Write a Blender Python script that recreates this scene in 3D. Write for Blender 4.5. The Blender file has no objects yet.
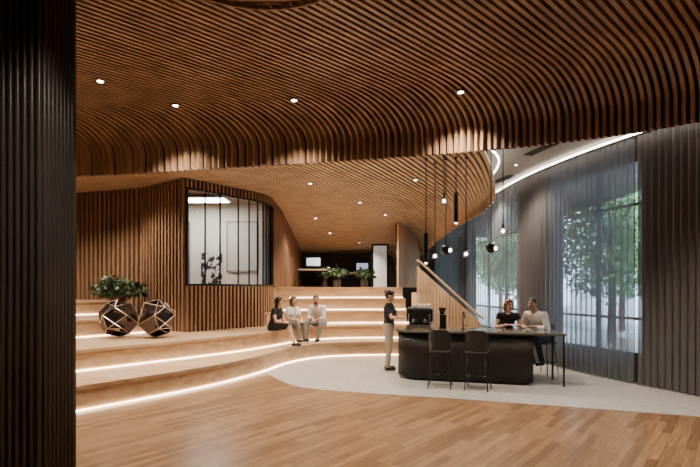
import bpy, math, random
from mathutils import Vector, Matrix
random.seed(7)
V=Vector
col=bpy.context.scene.collection
EYE=1.75

# ------------------------------------------------------------------ materials
def nodes(m):
    m.use_nodes=True
    nt=m.node_tree
    return nt, nt.nodes['Principled BSDF']
def mat(name,c,rough=.5,metal=0,var=.12,scale=6,spec=.5,emit=None,es=0,c2=None):
    m=bpy.data.materials.new(name); nt,b=nodes(m)
    n=nt.nodes.new('ShaderNodeTexNoise'); n.inputs['Scale'].default_value=scale; n.inputs['Detail'].default_value=4
    tc=nt.nodes.new('ShaderNodeTexCoord'); nt.links.new(tc.outputs['Object'],n.inputs['Vector'])
    r=nt.nodes.new('ShaderNodeValToRGB')
    r.color_ramp.elements[0].position=.3 if not c2 else .48; r.color_ramp.elements[1].position=.7 if not c2 else .52
    r.color_ramp.elements[0].color=(*[x*(1-var) for x in c],1); r.color_ramp.elements[1].color=(*[min(1,x*(1+var)) for x in (c2 or c)],1)
    nt.links.new(n.outputs['Fac'],r.inputs['Fac']); nt.links.new(r.outputs['Color'],b.inputs['Base Color'])
    b.inputs['Roughness'].default_value=rough; b.inputs['Metallic'].default_value=metal
    b.inputs['Specular IOR Level'].default_value=spec
    return m
def wood(name,c1,c2,rough=.45,stretch=(1,1,1),scale=3,rot=0):
    m=bpy.data.materials.new(name); nt,b=nodes(m)
    tc=nt.nodes.new('ShaderNodeTexCoord'); mp=nt.nodes.new('ShaderNodeMapping')
    mp.inputs['Scale'].default_value=stretch; mp.inputs['Rotation'].default_value=(0,0,rot)
    n=nt.nodes.new('ShaderNodeTexNoise'); n.inputs['Scale'].default_value=scale; n.inputs['Detail'].default_value=6
    r=nt.nodes.new('ShaderNodeValToRGB'); r.color_ramp.elements[0].position=.32; r.color_ramp.elements[1].position=.68
    r.color_ramp.elements[0].color=(*c1,1); r.color_ramp.elements[1].color=(*c2,1)
    nt.links.new(tc.outputs['Object'],mp.inputs['Vector']); nt.links.new(mp.outputs['Vector'],n.inputs['Vector'])
    nt.links.new(n.outputs['Fac'],r.inputs['Fac']); nt.links.new(r.outputs['Color'],b.inputs['Base Color'])
    b.inputs['Roughness'].default_value=rough
    return m
def emis(name,c,s):
    m=bpy.data.materials.new(name); nt,b=nodes(m)
    b.inputs['Base Color'].default_value=(*c,1); b.inputs['Emission Color'].default_value=(*c,1); b.inputs['Emission Strength'].default_value=s
    return m
def sheer(name,c,transp,fold=.3):
    m=bpy.data.materials.new(name); nt,b=nodes(m)
    out=nt.nodes['Material Output']
    tr=nt.nodes.new('ShaderNodeBsdfTransparent'); tl=nt.nodes.new('ShaderNodeBsdfTranslucent')
    tl.inputs['Color'].default_value=(*c,1)
    b.inputs['Base Color'].default_value=(*c,1); b.inputs['Roughness'].default_value=.9
    n=nt.nodes.new('ShaderNodeTexNoise'); n.inputs['Scale'].default_value=120
    tc=nt.nodes.new('ShaderNodeTexCoord'); nt.links.new(tc.outputs['Object'],n.inputs['Vector'])
    mr=nt.nodes.new('ShaderNodeMapRange'); mr.inputs['To Min'].default_value=transp-.06; mr.inputs['To Max'].default_value=transp+.06
    nt.links.new(n.outputs['Fac'],mr.inputs['Value'])
    m1=nt.nodes.new('ShaderNodeMixShader'); m1.inputs[0].default_value=.4
    nt.links.new(b.outputs[0],m1.inputs[1]); nt.links.new(tl.outputs[0],m1.inputs[2])
    m2=nt.nodes.new('ShaderNodeMixShader'); nt.links.new(mr.outputs[0],m2.inputs[0])
    nt.links.new(m1.outputs[0],m2.inputs[1]); nt.links.new(tr.outputs[0],m2.inputs[2])
    nt.links.new(m2.outputs[0],out.inputs['Surface'])
    return m
def glassm(name,c=(.9,.95,1),refl=.1):
    m=bpy.data.materials.new(name); nt,b=nodes(m); out=nt.nodes['Material Output']
    tr=nt.nodes.new('ShaderNodeBsdfTransparent'); tr.inputs['Color'].default_value=(*c,1)
    gl=nt.nodes.new('ShaderNodeBsdfGlossy'); gl.inputs['Roughness'].default_value=.03
    mx=nt.nodes.new('ShaderNodeMixShader'); mx.inputs[0].default_value=refl
    nt.links.new(tr.outputs[0],mx.inputs[1]); nt.links.new(gl.outputs[0],mx.inputs[2]); nt.links.new(mx.outputs[0],out.inputs['Surface'])
    return m
def floorwood():
    m=bpy.data.materials.new('timber_floorboards'); nt,b=nodes(m)
    tc=nt.nodes.new('ShaderNodeTexCoord'); mp=nt.nodes.new('ShaderNodeMapping'); mp.inputs['Rotation'].default_value=(0,0,-math.radians(52))
    br=nt.nodes.new('ShaderNodeTexBrick'); br.inputs['Scale'].default_value=1
    br.inputs['Brick Width'].default_value=1.2; br.inputs['Row Height'].default_value=.095; br.inputs['Mortar Size'].default_value=.002
    br.inputs['Color1'].default_value=(.33,.2,.108,1); br.inputs['Color2'].default_value=(.17,.096,.049,1); br.inputs['Mortar'].default_value=(.06,.034,.018,1)
    br.inputs['Bias'].default_value=0
    nt.links.new(tc.outputs['Object'],mp.inputs['Vector']); nt.links.new(mp.outputs[0],br.inputs['Vector'])
    mp2=nt.nodes.new('ShaderNodeMapping'); mp2.inputs['Scale'].default_value=(1,14,1)
    nt.links.new(mp.outputs[0],mp2.inputs['Vector'])
    n=nt.nodes.new('ShaderNodeTexNoise'); n.inputs['Scale'].default_value=2.5; n.inputs['Detail'].default_value=6
    nt.links.new(mp2.outputs[0],n.inputs['Vector'])
    r=nt.nodes.new('ShaderNodeValToRGB'); r.color_ramp.elements[0].position=.3;r.color_ramp.elements[1].position=.7
    r.color_ramp.elements[0].color=(.65,.62,.6,1); r.color_ramp.elements[1].color=(1.15,1.1,1.05,1)
    nt.links.new(n.outputs['Fac'],r.inputs['Fac'])
    mx=nt.nodes.new('ShaderNodeMix'); mx.data_type='RGBA'; mx.blend_type='MULTIPLY'; mx.inputs[0].default_value=1
    nt.links.new(br.outputs['Color'],mx.inputs[6]); nt.links.new(r.outputs['Color'],mx.inputs[7]); nt.links.new(mx.outputs[2],b.inputs['Base Color'])
    b.inputs['Roughness'].default_value=.28
    return m
M=dict(
 floor=floorwood(),
 terr=mat('terrazzo_tile',(.42,.41,.39),.25,var=.15,scale=14),
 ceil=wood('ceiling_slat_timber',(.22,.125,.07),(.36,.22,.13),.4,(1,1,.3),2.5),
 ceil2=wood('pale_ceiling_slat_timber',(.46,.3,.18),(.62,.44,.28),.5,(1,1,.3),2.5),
 slat=wood('wall_slat_timber',(.18,.095,.052),(.28,.16,.09),.5,(3,3,.3),3),
 back=mat('dark_backing',(.014,.01,.008),.9),
 back2=mat('brown_ceiling_backing',(.12,.07,.04),.9),
 step=wood('step_oak',(.42,.27,.155),(.56,.39,.245),.4,(1,4,6),1.6,-.9),
 dark=mat('charcoal_slat',(.05,.043,.04),.33),
 bar=mat('black_fluted_timber',(.02,.015,.013),.38),
 bartop=mat('dark_stone_top',(.08,.075,.07),.15),
 black=mat('black_metal',(.012,.012,.013),.35,metal=.4),
 blackp=mat('black_leather',(.018,.016,.016),.5),
 steel=mat('brushed_steel',(.5,.5,.5),.28,metal=1),
 bronze=mat('bronze_trim',(.2,.12,.07),.4,metal=.7),
 brass=mat('pale_metal_edges',(.5,.4,.34),.3,metal=.9),
 mirror=mat('smoky_facets',(.11,.085,.075),.12,metal=.85),
 white=mat('white_paint',(.72,.7,.66),.6,var=.04),
 plaster=mat('grey_plaster',(.3,.285,.265),.8,var=.05),
 darkwall=mat('dark_wall_paint',(.06,.055,.052),.8),
 hallwall=mat('hall_back_wall',(.09,.07,.055),.8),
 led=emis('warm_led_strip',(1,.76,.5),15),
 ledc=emis('neutral_led_cove',(1,.9,.76),13),
 bulb=emis('glowing_bulb',(1,.86,.66),14),
 spot=emis('spot_lens',(1,.82,.6),25),
 glass=glassm('clear_glass',refl=.07),
 dglass=glassm('tinted_glass',(.2,.21,.23),.18),
 globe=glassm('globe_glass',(.95,.95,.95),.18),
 curt=sheer('heavy_grey_curtain',(.23,.22,.225),.1),
 sheer=sheer('sheer_grey_curtain',(.25,.265,.29),.36),
 sheer2=sheer('fine_sheer_grey_curtain',(.25,.27,.3),.46),
 leaf=mat('dark_leaf',(.035,.075,.028),.5,var=.4,scale=4),
 tree=mat('tree_leaf',(.2,.36,.13),.5,var=.4,scale=1.5),
 bark=mat('bark',(.09,.06,.04),.9),
 pot=mat('pot_glaze',(.05,.045,.04),.5),
 skin=mat('skin_light',(.62,.38,.28),.5,var=.04),
 skin2=mat('skin_tan',(.5,.3,.21),.5,var=.04),
 eye=mat('eye_white',(.8,.8,.78),.3,var=.01), iris=mat('iris_dark',(.03,.02,.015),.2),
 lip=mat('lips',(.45,.14,.12),.5),
 hdark=mat('dark_hair',(.015,.01,.008),.5,var=.3,scale=40), hred=mat('auburn_hair',(.2,.045,.015),.5,var=.3,scale=40),
 hgrey=mat('greying_dark_hair',(.06,.045,.036),.6,var=.3,scale=40), hbrown=mat('brown_hair',(.07,.035,.016),.5,var=.3,scale=40),
 cblack=mat('black_cloth',(.012,.012,.014),.85), cwhite=mat('white_cloth',(.78,.77,.76),.85,var=.05),
 cbeige=mat('khaki_cloth',(.36,.29,.22),.85), cgrey=mat('grey_cloth',(.27,.26,.26),.85), cnavy=mat('dark_trousers',(.03,.03,.04),.85),
 pave=mat('street_paving',(.4,.4,.4),.8), facade=mat('facade_stone',(.5,.52,.55),.8), fwin=mat('facade_window',(.08,.12,.16),.2),
 screen=emis('monitor_glow',(.5,.65,.9),.8),
 door=emis('painted_glow_door',(.85,.92,1),.2),  # brightness of the pale leaf painted in as a weak glow; no lamp
 roomw=mat('office_wall_white',(.8,.78,.73),.7,var=.03),
 print_=mat('poster_print',(.02,.02,.02),.6,scale=5,var=0,c2=(.75,.75,.75)),
)
# ------------------------------------------------------------------ mesh helper
class MB:
    def __init__(s): s.v=[]; s.f=[]
    def add(s,vs,fs):
        o=len(s.v); s.v+= [tuple(x) for x in vs]; s.f+=[tuple(i+o for i in f) for f in fs]
    def box(s,c,d,rz=0,R=None):
        R=R or Matrix.Rotation(rz,3,'Z'); c=V(c)
        vs=[c+R@V((x*d[0]/2,y*d[1]/2,z*d[2]/2)) for x in(-1,1) for y in(-1,1) for z in(-1,1)]
        s.add(vs,[(0,1,3,2),(4,6,7,5),(0,4,5,1),(2,3,7,6),(0,2,6,4),(1,5,7,3)])
    def prism(s,pts,z0,z1):
        n=len(pts); vs=[(p[0],p[1],z0) for p in pts]+[(p[0],p[1],z1) for p in pts]
        s.add(vs,[tuple(range(n))[::-1],tuple(range(n,2*n))]+[(i,(i+1)%n,n+(i+1)%n,n+i) for i in range(n)])
    def loft(s,secs,n=12):
        vs=[];fs=[]
        for c,a,b in secs:
            for i in range(n):
                t=2*math.pi*i/n; vs.append(V(c)+a*math.cos(t)+b*math.sin(t))
        m=len(secs)
        for k in range(m-1):
            for i in range(n): j=(i+1)%n; fs.append((k*n+i,k*n+j,(k+1)*n+j,(k+1)*n+i))
        fs.append(tuple(range(n))[::-1]); fs.append(tuple((m-1)*n+i for i in range(n)))
        s.add(vs,fs)
    def tube(s,pts,r,n=8):
        pts=[V(p) for p in pts]; secs=[]; a=None
        for i,p in enumerate(pts):
            t=(pts[min(i+1,len(pts)-1)]-pts[max(i-1,0)]).normalized()
            if a is None: a=t.orthogonal().normalized()
            else: a=(a-t*a.dot(t)).normalized()
            rr=r[i] if isinstance(r,(list,tuple)) else r
            secs.append((p,a*rr,t.cross(a)*rr))
        s.loft(secs,n)
    def cap(s,p0,r0,p1,r1,n=12):
        p0=V(p0);p1=V(p1); d=p1-p0
        if d.length<1e-5: d=V((0,0,1e-4))
        t=d.normalized(); a=t.orthogonal().normalized(); b=t.cross(a); secs=[]
        for k in (80,55,28,0):
            q=math.radians(k); secs.append((p0-t*r0*math.sin(q),a*r0*math.cos(q),b*r0*math.cos(q)))
        for k in (0,28,55,80):
            q=math.radians(k); secs.append((p1+t*r1*math.sin(q),a*r1*math.cos(q),b*r1*math.cos(q)))
        s.loft(secs,n)
    def ell(s,c,r,X=V((1,0,0)),Y=V((0,1,0)),Z=V((0,0,1)),n=16):
        secs=[]
        for k in range(-4,5):
            q=math.radians(k*20 if abs(k)<4 else k/abs(k)*84)
            secs.append((V(c)+Z*r[2]*math.sin(q),X*r[0]*math.cos(q),Y*r[1]*math.cos(q)))
        s.loft(secs,n)
    def build(s,name,m,parent=None,smooth=False,mods=()):
        me=bpy.data.meshes.new(name); me.from_pydata(s.v,[],s.f); me.update()
        if smooth:
            for p in me.polygons: p.use_smooth=True
        me.materials.append(m)
        o=bpy.data.objects.new(name,me); col.objects.link(o)
        if parent: o.parent=parent
        for md in mods:
            if md[0]=='bevel':
                b=o.modifiers.new('b','BEVEL'); b.width=md[1]; b.segments=2; b.limit_method='ANGLE'
            if md[0]=='remesh':
                b=o.modifiers.new('r','REMESH'); b.mode='VOXEL'; b.voxel_size=md[1]; b.use_smooth_shade=True
                c=o.modifiers.new('s','SMOOTH'); c.iterations=md[2]; c.factor=.5
        return o
def tag(o,label=None,cat=None,group=None,kind=None):
    if label:o['label']=label
    if cat:o['category']=cat
    if group:o['group']=group
    if kind:o['kind']=kind
    return o
def empty(name,loc,rz=0,**k):
    o=bpy.data.objects.new(name,None); col.objects.link(o); o.location=loc; o.rotation_euler=(0,0,rz); o.empty_display_size=.1
    return tag(o,**k)
def copy_tree(o,parent=None):
    c=o.copy(); col.objects.link(c); c.parent=parent
    for ch in list(o.children): copy_tree(ch,c)
    return c
def crom(P,n=10):
    P=[V(p) for p in P]; out=[]
    for i in range(len(P)-1):
        p0=P[max(i-1,0)];p1=P[i];p2=P[i+1];p3=P[min(i+2,len(P)-1)]
        for k in range(n):
            t=k/n; out.append(.5*((2*p1)+(p2-p0)*t+(2*p0-5*p1+4*p2-p3)*t*t+(3*p1-p0-3*p2+p3)*t**3))
    out.append(P[-1]); return out
def interp(tab):
    def f(x):
        if x<=tab[0][0]: return tab[0][1]
        for (a,b),(c,d) in zip(tab,tab[1:]):
            if x<=c: return b+(d-b)*(x-a)/(c-a)
        return tab[-1][1]
    return f
def resample(P,step):
    out=[P[0].copy()]; acc=0
    for a,b in zip(P,P[1:]):
        L=(b-a).length
        if L<1e-9: continue
        d=step-acc
        while d<=L:
            out.append(a+(b-a)*d/L); d+=step
        acc=L-(d-step)
    return out

# ------------------------------------------------------------------ floor
mb=MB(); mb.box((-1,11,-.1),(22,34,.2)); o=mb.build('floor',M['floor']); tag(o,kind='structure')
edge=crom([(-1.95,10.9),(-1.5,9.95),(-.9,9.0),(.17,8.5),(1.9,7.95),(4.8,6.9),(7.5,5.7)],6)
pts=[(e[0],e[1]) for e in edge]
mb=MB(); mb.prism(pts+[(7.4,27),(1.9,27),(1.9,13.3),(-.5,13.3),(-1.5,12.2)],0,.006); o=mb.build('floor',M['terr']); tag(o,kind='structure')

# ------------------------------------------------------------------ near slatted ceiling
Ft=crom([(-13,11.2),(-9,10.6),(-5.4,9.8),(-3.4,9.5),(-.93,9.25),(.88,8.8),(2.5,8.27),(3.9,7.6),(5.0,6.75),(6.2,5.6),(8.5,3.2)],8)
F=interp([(a[0],a[1]) for a in Ft])
HC,DR,A_=5.0,.36,.78
HBf=interp([(-4.5,3.98),(-3,4.03),(-1.6,4.09),(-.5,4.1),(9,4.1)])
def rib_build(lines,lat,w,h,ribs,back,flip=False):
    prev=None
    for L in lines:
        n=len(L); vs=[]; bk=[]
        for i,p in enumerate(L):
            t=(L[min(i+1,n-1)]-L[max(i-1,0)]).normalized()
            N=t.cross(lat) if not flip else lat.cross(t)
            for q in (p-lat*w/2,p+lat*w/2,p+lat*w/2+N*h,p-lat*w/2+N*h): vs.append(q)
            bk.append(p+N*h*1.02)
        fs=[(0,1,2,3),tuple(4*(n-1)+k for k in (3,2,1,0))]
        for i in range(n-1):
            for k in range(4): j=(k+1)%4; fs.append((4*i+k,4*i+j,4*i+4+j,4*i+4+k))
        ribs.add(vs,fs)
        if prev and len(prev)==n:
            back.add(prev+bk,[(i,i+1,n+i+1,n+i) for i in range(n-1)])
        prev=bk
ang=math.radians(44)
u=V((math.cos(ang),math.sin(ang),0)); nn=V((u.y,-u.x,0))
RUN=A_/u.y
def near_z(x,y):
    p=V((x,y,0)); d=0
    while (p+u*d).y<F((p+u*d).x) and d<RUN: d+=.01
    if d>=RUN: return HC
    q=p+u*d; zb=HBf(q.x)+DR
    return zb+(HC-zb)*math.sqrt(max(0,1-((RUN-d)/RUN)**2))
EC=V((-.95,4.75,0)); EA,EB=1.1,1.05
lines=[]; cut=[]; c=-17.0
while c<7.5:
    P=lambda s:nn*c+u*s
    s0=max((-11.2-nn.x*c)/u.x,(-5.5-nn.y*c)/u.y)
    s=s0; se=None
    while True:
        p=P(s)
        if p.y>F(p.x) : se=s;break
        if p.x>8: break
        s+=.04
    if se and se-s0>1.6:
        run=RUN; HB=HBf(P(se).x)
        L=[]
        ZB=HB+DR
        for k in range(3):
            q=P(s0+(se-run-s0)*k/3); L.append(V((q.x,q.y,HC)))
        for k in range(0,11):
            th=math.pi/2*k/10; q=P(se-run+run*math.sin(th)); L.append(V((q.x,q.y,ZB+(HC-ZB)*math.cos(th))))
        q=P(se); L.append(V((q.x,q.y,HB)))
        lines.append(L)
        ins=[t for t in [s0+.02*k for k in range(int((se-run-s0)/.02))] if ((P(t).x-EC.x)/EA)**2+((P(t).y-EC.y)/EB)**2<1]
        if ins:
            a,b=P(ins[0]),P(ins[-1])
            cut.append([L[0],V((a.x,a.y,HC-.0)),V((a.x,a.y,HC))+u*.03+V((0,0,.05))]); cut.append([V((b.x,b.y,HC))-u*.03+V((0,0,.05)),V((b.x,b.y,HC))]+L[3:])
        else: cut.append(L)
    elif se is None:
        s1=(8-nn.x*c)/u.x
        if s1-s0>.5:
            q0=P(s0);q1=P(s1)
            L=[V((*(q0.lerp(q1,k/13)).xy,HC)) for k in range(14)]
            lines.append(L); cut.append(L)
    c+=.1
for fl in (True,False):
    ribs=MB();back=MB();du=MB(); rib_build(lines,nn,.052,.1,du,back,flip=fl)
    if back.v[0][2]>HC: rib_build(cut,nn,.052,.1,ribs,MB(),flip=fl); break
for k in range(-12,13):
    y=EC.y+k*.085; h=1-((y-EC.y)/EB)**2
    if h>.05:
        w_=EA*math.sqrt(h)*.98; ribs.box((EC.x,y,HC+.07),(2*w_,.045,.05))
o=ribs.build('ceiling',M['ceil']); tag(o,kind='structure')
o=back.build('ceiling',M['back']); tag(o,kind='structure')
mb=MB()
for i in range(60):
    a=2*math.pi*i/60;b=2*math.pi*(i+1)/60
    p=EC+V((EA*math.cos(a),EB*math.sin(a),0)); q=EC+V((EA*math.cos(b),EB*math.sin(b),0)); m=(p+q)/2
    mb.box((m.x,m.y,HC+.04),((q-p).length+.01,.03,.09),math.atan2(q.y-p.y,q.x-p.x))
o=mb.build('trim_1',M['slat']); tag(o,kind='structure')
mb=MB(); mb.box((-1.5,2,5.35),(21,22,.1)); o=mb.build('ceiling',M['back']); tag(o,kind='structure')

# ------------------------------------------------------------------ rear slatted ceiling (sweeps down towards the back)
Gp=crom([(1.6,8.6),(2.5,9.5),(3.05,10.6),(3.3,12.4),(3.32,14.5),(3.15,18),(2.95,21.5),(2.4,28)],8)
G=interp([(a[1],a[0]) for a in Gp])
a_=math.radians(64)
vd=V((math.cos(a_),math.sin(a_),0)); vn=V((vd.y,-vd.x,0))
def ZT(y):
    t=min(1,max(0,(y-14)/11)); t=t*t*(3-2*t); return 4.45-.72*t
lines=[]; c=-26.0
while c<0:
    P=lambda s:vn*c+vd*s
    s=max((-10.9-vn.x*c)/vd.x,(6-vn.y*c)/vd.y); s0=None; se=None; lip=False
    while s<44:
        p=P(s)
        ok=p.y>F(p.x)+.2 and p.y<27.3 and p.x>-10.9 and p.x<G(p.y)
        if ok and s0 is None: s0=s
        if s0 is not None and not ok:
            se=s; lip=p.x>=G(p.y); break
        s+=.05
    if s0 is not None and se and se-s0>.4:
        L=[]; run=min(2.5,(se-s0)*.8) if lip else .01
        for k in range(12): q=P(s0+(se-run-s0)*k/12); L.append(V((q.x,q.y,ZT(q.y))))
        for k in range(11):
            th=math.pi/2*k/10; q=P(se-run+run*math.sin(th)); z=ZT(q.y); L.append(V((q.x,q.y,z-.58*(1-math.cos(th)) if lip else z)))
        q=P(se+.003); L.append(V((q.x,q.y,ZT(q.y)-(.72 if lip else 0))))
        lines.append(L)
    c+=.135
for fl in (True,False):
    ribs=MB();back=MB(); rib_build(lines,vn,.075,.07,ribs,back,flip=fl)
    if back.v[0][2]>lines[0][0].z+.02: break
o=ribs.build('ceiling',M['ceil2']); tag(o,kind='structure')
o=back.build('ceiling',M['back2']); tag(o,kind='structure')
mb=MB(); mb.prism([(a[0],a[1]+.25) for a in Ft]+[(8.5,27.8),(-13,27.8)],4.66,4.74); o=mb.build('ceiling',M['plaster']); tag(o,kind='structure')
mb=MB(); mb.tube([(a[0]+.1,a[1]-.02,4.46) for a in Gp[6:34]],.02,6); o=mb.build('cove_light_strip',M['ledc']); tag(o,'glowing cove strip along the curved front lip of the pale slatted ceiling','light strip')

# ------------------------------------------------------------------ stepped seating
C=[
 [(-5.9,4.6),(-3.94,7.17),(-2.6,9.05),(-1.9,10.6),(-1.52,11.9),(-.9,12.85),(0,13.3),(1.8,13.46)],
 [(-7.0,5.3),(-4.63,8.4),(-2.75,10.8),(-1.95,12.2),(-1.35,13.4),(-.4,14.15),(.6,14.35),(1.8,14.4)],
 [(-9.2,5.8),(-5.75,10.5),(-4.3,12.5),(-2.6,13.9),(-1.8,14.75),(-.8,15.05),(.4,15.25),(1.8,15.3)],
 [(-10.9,10.6),(-7.6,12.2),(-6.1,13.2),(-4.8,14.2),(-3,15.2),(-1.8,15.75),(-.5,16.05),(.6,16.15),(1.8,16.2)],
 [(-10.9,14.8),(-6,15.2),(-3.6,16),(-1.8,16.7),(-.5,16.95),(.6,17.05),(1.8,17.1)],
]
CC=[crom(c,8) for c in C]
lefts=[(-10.9,4.6),(-10.9,5.3),(-10.9,5.8),None,None]
LN=[[('lowest glowing strip under the first curved step, at floor level',-99,99)],
 [('second glowing strip up, where the second curved step rises',-99,99)],
 [('left glowing strip behind the faceted ornaments',-99,-4.45),('third glowing strip up on the right, behind the seated people',-2.15,99)],
 [('short upper left glowing strip behind the leafy plant',-99,-6.3),('fourth glowing strip up on the right steps',-2.1,99)],
 [('topmost glowing strip just below the upper floor edge',-2.2,99)]]
for k,cc in enumerate(CC):
    mb=MB(); pts=[(p[0],p[1]) for p in cc]+[(1.8,27),(-10.9,27)]
    if lefts[k]: pts.append(lefts[k])
    z0=0 if k==0 else .37*k
    mb.prism(pts,z0+.0,.37*(k+1)-.05)
    nos=[]
    for i,p in enumerate(cc):
        a=cc[max(i-1,0)];b=cc[min(i+1,len(cc)-1)]; t=(V((b[0],b[1],0))-V((a[0],a[1],0))).normalized(); n=V((t.y,-t.x,0))
        nos.append((p[0]+n.x*.03,p[1]+n.y*.03,n))
    pts2=[(a,b) for a,b,_ in nos]+[(1.8,27),(-10.9,27)]
    if lefts[k]: pts2.append(lefts[k])
    mb.prism(pts2,.37*(k+1)-.05,.37*(k+1))
    t=mb.build('floor',M['step']); tag(t,kind='structure')
    z=z0+.008
    for (lab,xa,xb) in LN[k]:
        mb=MB(); vs=[];fs=[]
        ring=[(p[0]+n.x*.012,p[1]+n.y*.012,n) for (x,y,n),p in zip(nos,cc) if xa<p[0]<xb]
        for x,y,n in ring:
            for q in ((0,0),(.018,0),(.018,.017),(0,.017)): vs.append((x+n.x*q[0],y+n.y*q[0],z+q[1]))
        for i in range(len(ring)-1):
            for q in range(4): fs.append((4*i+q,4*i+(q+1)%4,4*i+4+(q+1)%4,4*i+4+q))
        mb.add(vs,fs); tag(mb.build('step_light_strip',M['led']),lab,'light strip','glowing strips under the curved steps')

# ------------------------------------------------------------------ slat walls
def slats(P,z0,z1,pitch,w,d,mbs,mbb,side=1):
    P=[V((p[0],p[1],0)) for p in P]
    for a,b in zip(P,P[1:]):
        t=(b-a).normalized(); n=V((t.y,-t.x,0))*side; L=(b-a).length
        m=(a+b)/2-n*(d/2+.03); mbb.box((m.x,m.y,(z0+z1)/2),(L+.02,.05,z1-z0),math.atan2(t.y,t.x))
    rs=resample(P,pitch)
    for i,p in enumerate(rs):
        q=rs[min(i+1,len(rs)-1)]; r=rs[max(i-1,0)]; t=(q-r).normalized()
        mbs.box((p.x,p.y,(z0+z1)/2),(w,d,z1-z0),math.atan2(t.y,t.x))
def slatwall(name,P,z0,z1,pitch=.15,w=.07,d=.1,m='slat',side=1):
    a=MB();b=MB(); slats(P,z0,z1,pitch,w,d,a,b,side)
    o=a.build(name,M[m]); o['kind']='structure'; p=b.build('backing',M['back'],o); return o
slatwall('wall_left',[(-10.8,14.9),(-5.5,13.25),(-3.97,12.0)],.74,4.44)
OF=crom([(-3.92,12.0),(-3.2,12.96),(-2.55,13.8),(-2.33,14.4),(-2.3,15.0)],6); OF=[(p[0],p[1]) for p in OF]
slatwall('wall_office',OF,.74,1.85,.12,.06,.07)
slatwall('wall_office_top',OF,4.22,4.44,.12,.06,.07)
mb=MB(); mb.prism([(-3.88,12.12),(-2.45,14.1),(-2.4,15.0),(-2.4,19.5),(-8.5,19.5),(-8.5,14.4),(-5.5,13.45)],1.4,1.86); o=mb.build('floor',M['step']); o['kind']='structure'
slatwall('wall_hall_left',[(-2.3,15.0),(-2.3,17.2),(-2.35,22),(-2.6,27)],1.85,4.4)
W=empty('window_3',(0,0,0),kind='structure')
mull=[0,3,5,8,10,12,14,16,18,20,22,24]
for i in mull:
    x,y=OF[i]; a=OF[max(i-1,0)];b=OF[min(i+1,24)]
    w_=.05 if i==0 else .022
    m=MB(); m.box((x,y,3.03),(w_,.04,2.36),math.atan2(b[1]-a[1],b[0]-a[0])); m.build('mullion',M['black'],W)
for z in (1.88,4.2):
    m=MB()
    for a,b in zip(OF,OF[1:]): m.box(((a[0]+b[0])/2,(a[1]+b[1])/2,z),(math.dist(a,b)+.02,.05,.05),math.atan2(b[1]-a[1],b[0]-a[0]))
    m.build('rail',M['black'],W)
for i,j in zip(mull,mull[1:]):
    m=MB(); a=OF[i];b=OF[j]; m.add([(a[0],a[1],1.9),(b[0],b[1],1.9),(b[0],b[1],4.18),(a[0],a[1],4.18)],[(0,1,2,3)]); m.build('pane',M['glass'] if i<13 else M['dglass'],W)
m=MB(); m.box((-5.5,15.6,3.1),(6.2,.1,2.6)); o=m.build('wall_office_back',M['roomw']); o['kind']='structure'
wb=empty('whiteboard',(-3.35,15.53,3.1),label='white writing board on the back wall inside the glazed office',cat='whiteboard')
m=MB(); m.box((0,0,0),(.9,.03,1.5)); m.build('board',M['white'],wb)
m=MB()
m.box((0,-.005,.76),(.96,.05,.03)); m.box((0,-.005,-.76),(.96,.05,.03))
for d in (-.465,.465): m.box((d,-.005,0),(.03,.05,1.55))
m.build('frame',M['plaster'],wb)
pp=empty('noticeboard_poster',(-4.3,15.53,2.4),label='black and white abstract poster low on the office back wall',cat='poster')
m=MB(); m.box((0,0,0),(.65,.02,1.0)); m.build('sheet',M['print_'],pp)
m=MB(); m.box((0,.012,0),(.72,.008,1.06)); m.build('mount',M['white'],pp)
lk=empty('tall_locker',(-5.25,15.25,1.86),label='tall pale grey locker standing in the office left of the poster',cat='locker')
m=MB(); m.box((0,0,1.0),(.6,.5,2.0)); m.build('body',M['plaster'],lk,mods=[('bevel',.01)])
for x in(-.15,.15):
    m=MB(); m.box((x,-.26,1.0),(.28,.02,1.9)); d_=m.build('door',M['white'],lk); m=MB(); m.box((x*.3,-.28,1.0),(.02,.02,.2)); m.build('handle',M['black'],d_)
m=MB(); m.box((-11.2,11,2.6),(.2,34,5.6)); o=m.build('wall_left_end',M['slat']); o['kind']='structure'
m=MB(); m.box((-1.3,-5.8,2.6),(20,.2,5.6)); o=m.build('wall_front',M['plaster']); o['kind']='structure'
m=MB(); m.box((-2.2,27.4,2.4),(18,.2,5)); o=m.build('wall_back',M['hallwall']); o['kind']='structure'

# ------------------------------------------------------------------ right wall, windows, curtains
CU=crom([(8.2,-5.7),(8.0,0),(7.3,3.5),(6.55,6),(5.75,8.1),(5.2,9.5),(4.8,10.9),(4.5,12.6),(4.36,15),(4.3,19),(4.2,23),(4.1,27)],14)
CU=[V((p[0],p[1],0)) for p in CU]
def offs(P,d):
    out=[]
    for i,p in enumerate(P):
        t=(P[min(i+1,len(P)-1)]-P[max(i-1,0)]).normalized(); out.append(p+V((t.y,-t.x,0))*d)
    return out
WL=offs(CU,.3)
WIN=[(9.4,11.7),(13.3,18.4),(20,24.5)]
m=MB()
for a,b in zip(WL,WL[1:]):
    my=(a.y+b.y)/2; t=math.atan2(b.y-a.y,b.x-a.x); L=(b-a).length+.01; c=(a+b)/2
    if any(w[0]<my<w[1] for w in WIN):
        m.box((c.x,c.y,.25),(L,.1,.5),t); m.box((c.x,c.y,4.6),(L,.1,.7),t)
    else: m.box((c.x,c.y,2.55),(L,.1,5.1),t)
o=m.build('wall_right',M['darkwall']); o['kind']='structure'
wx=interp([(p.y,p.x) for p in WL])
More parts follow.
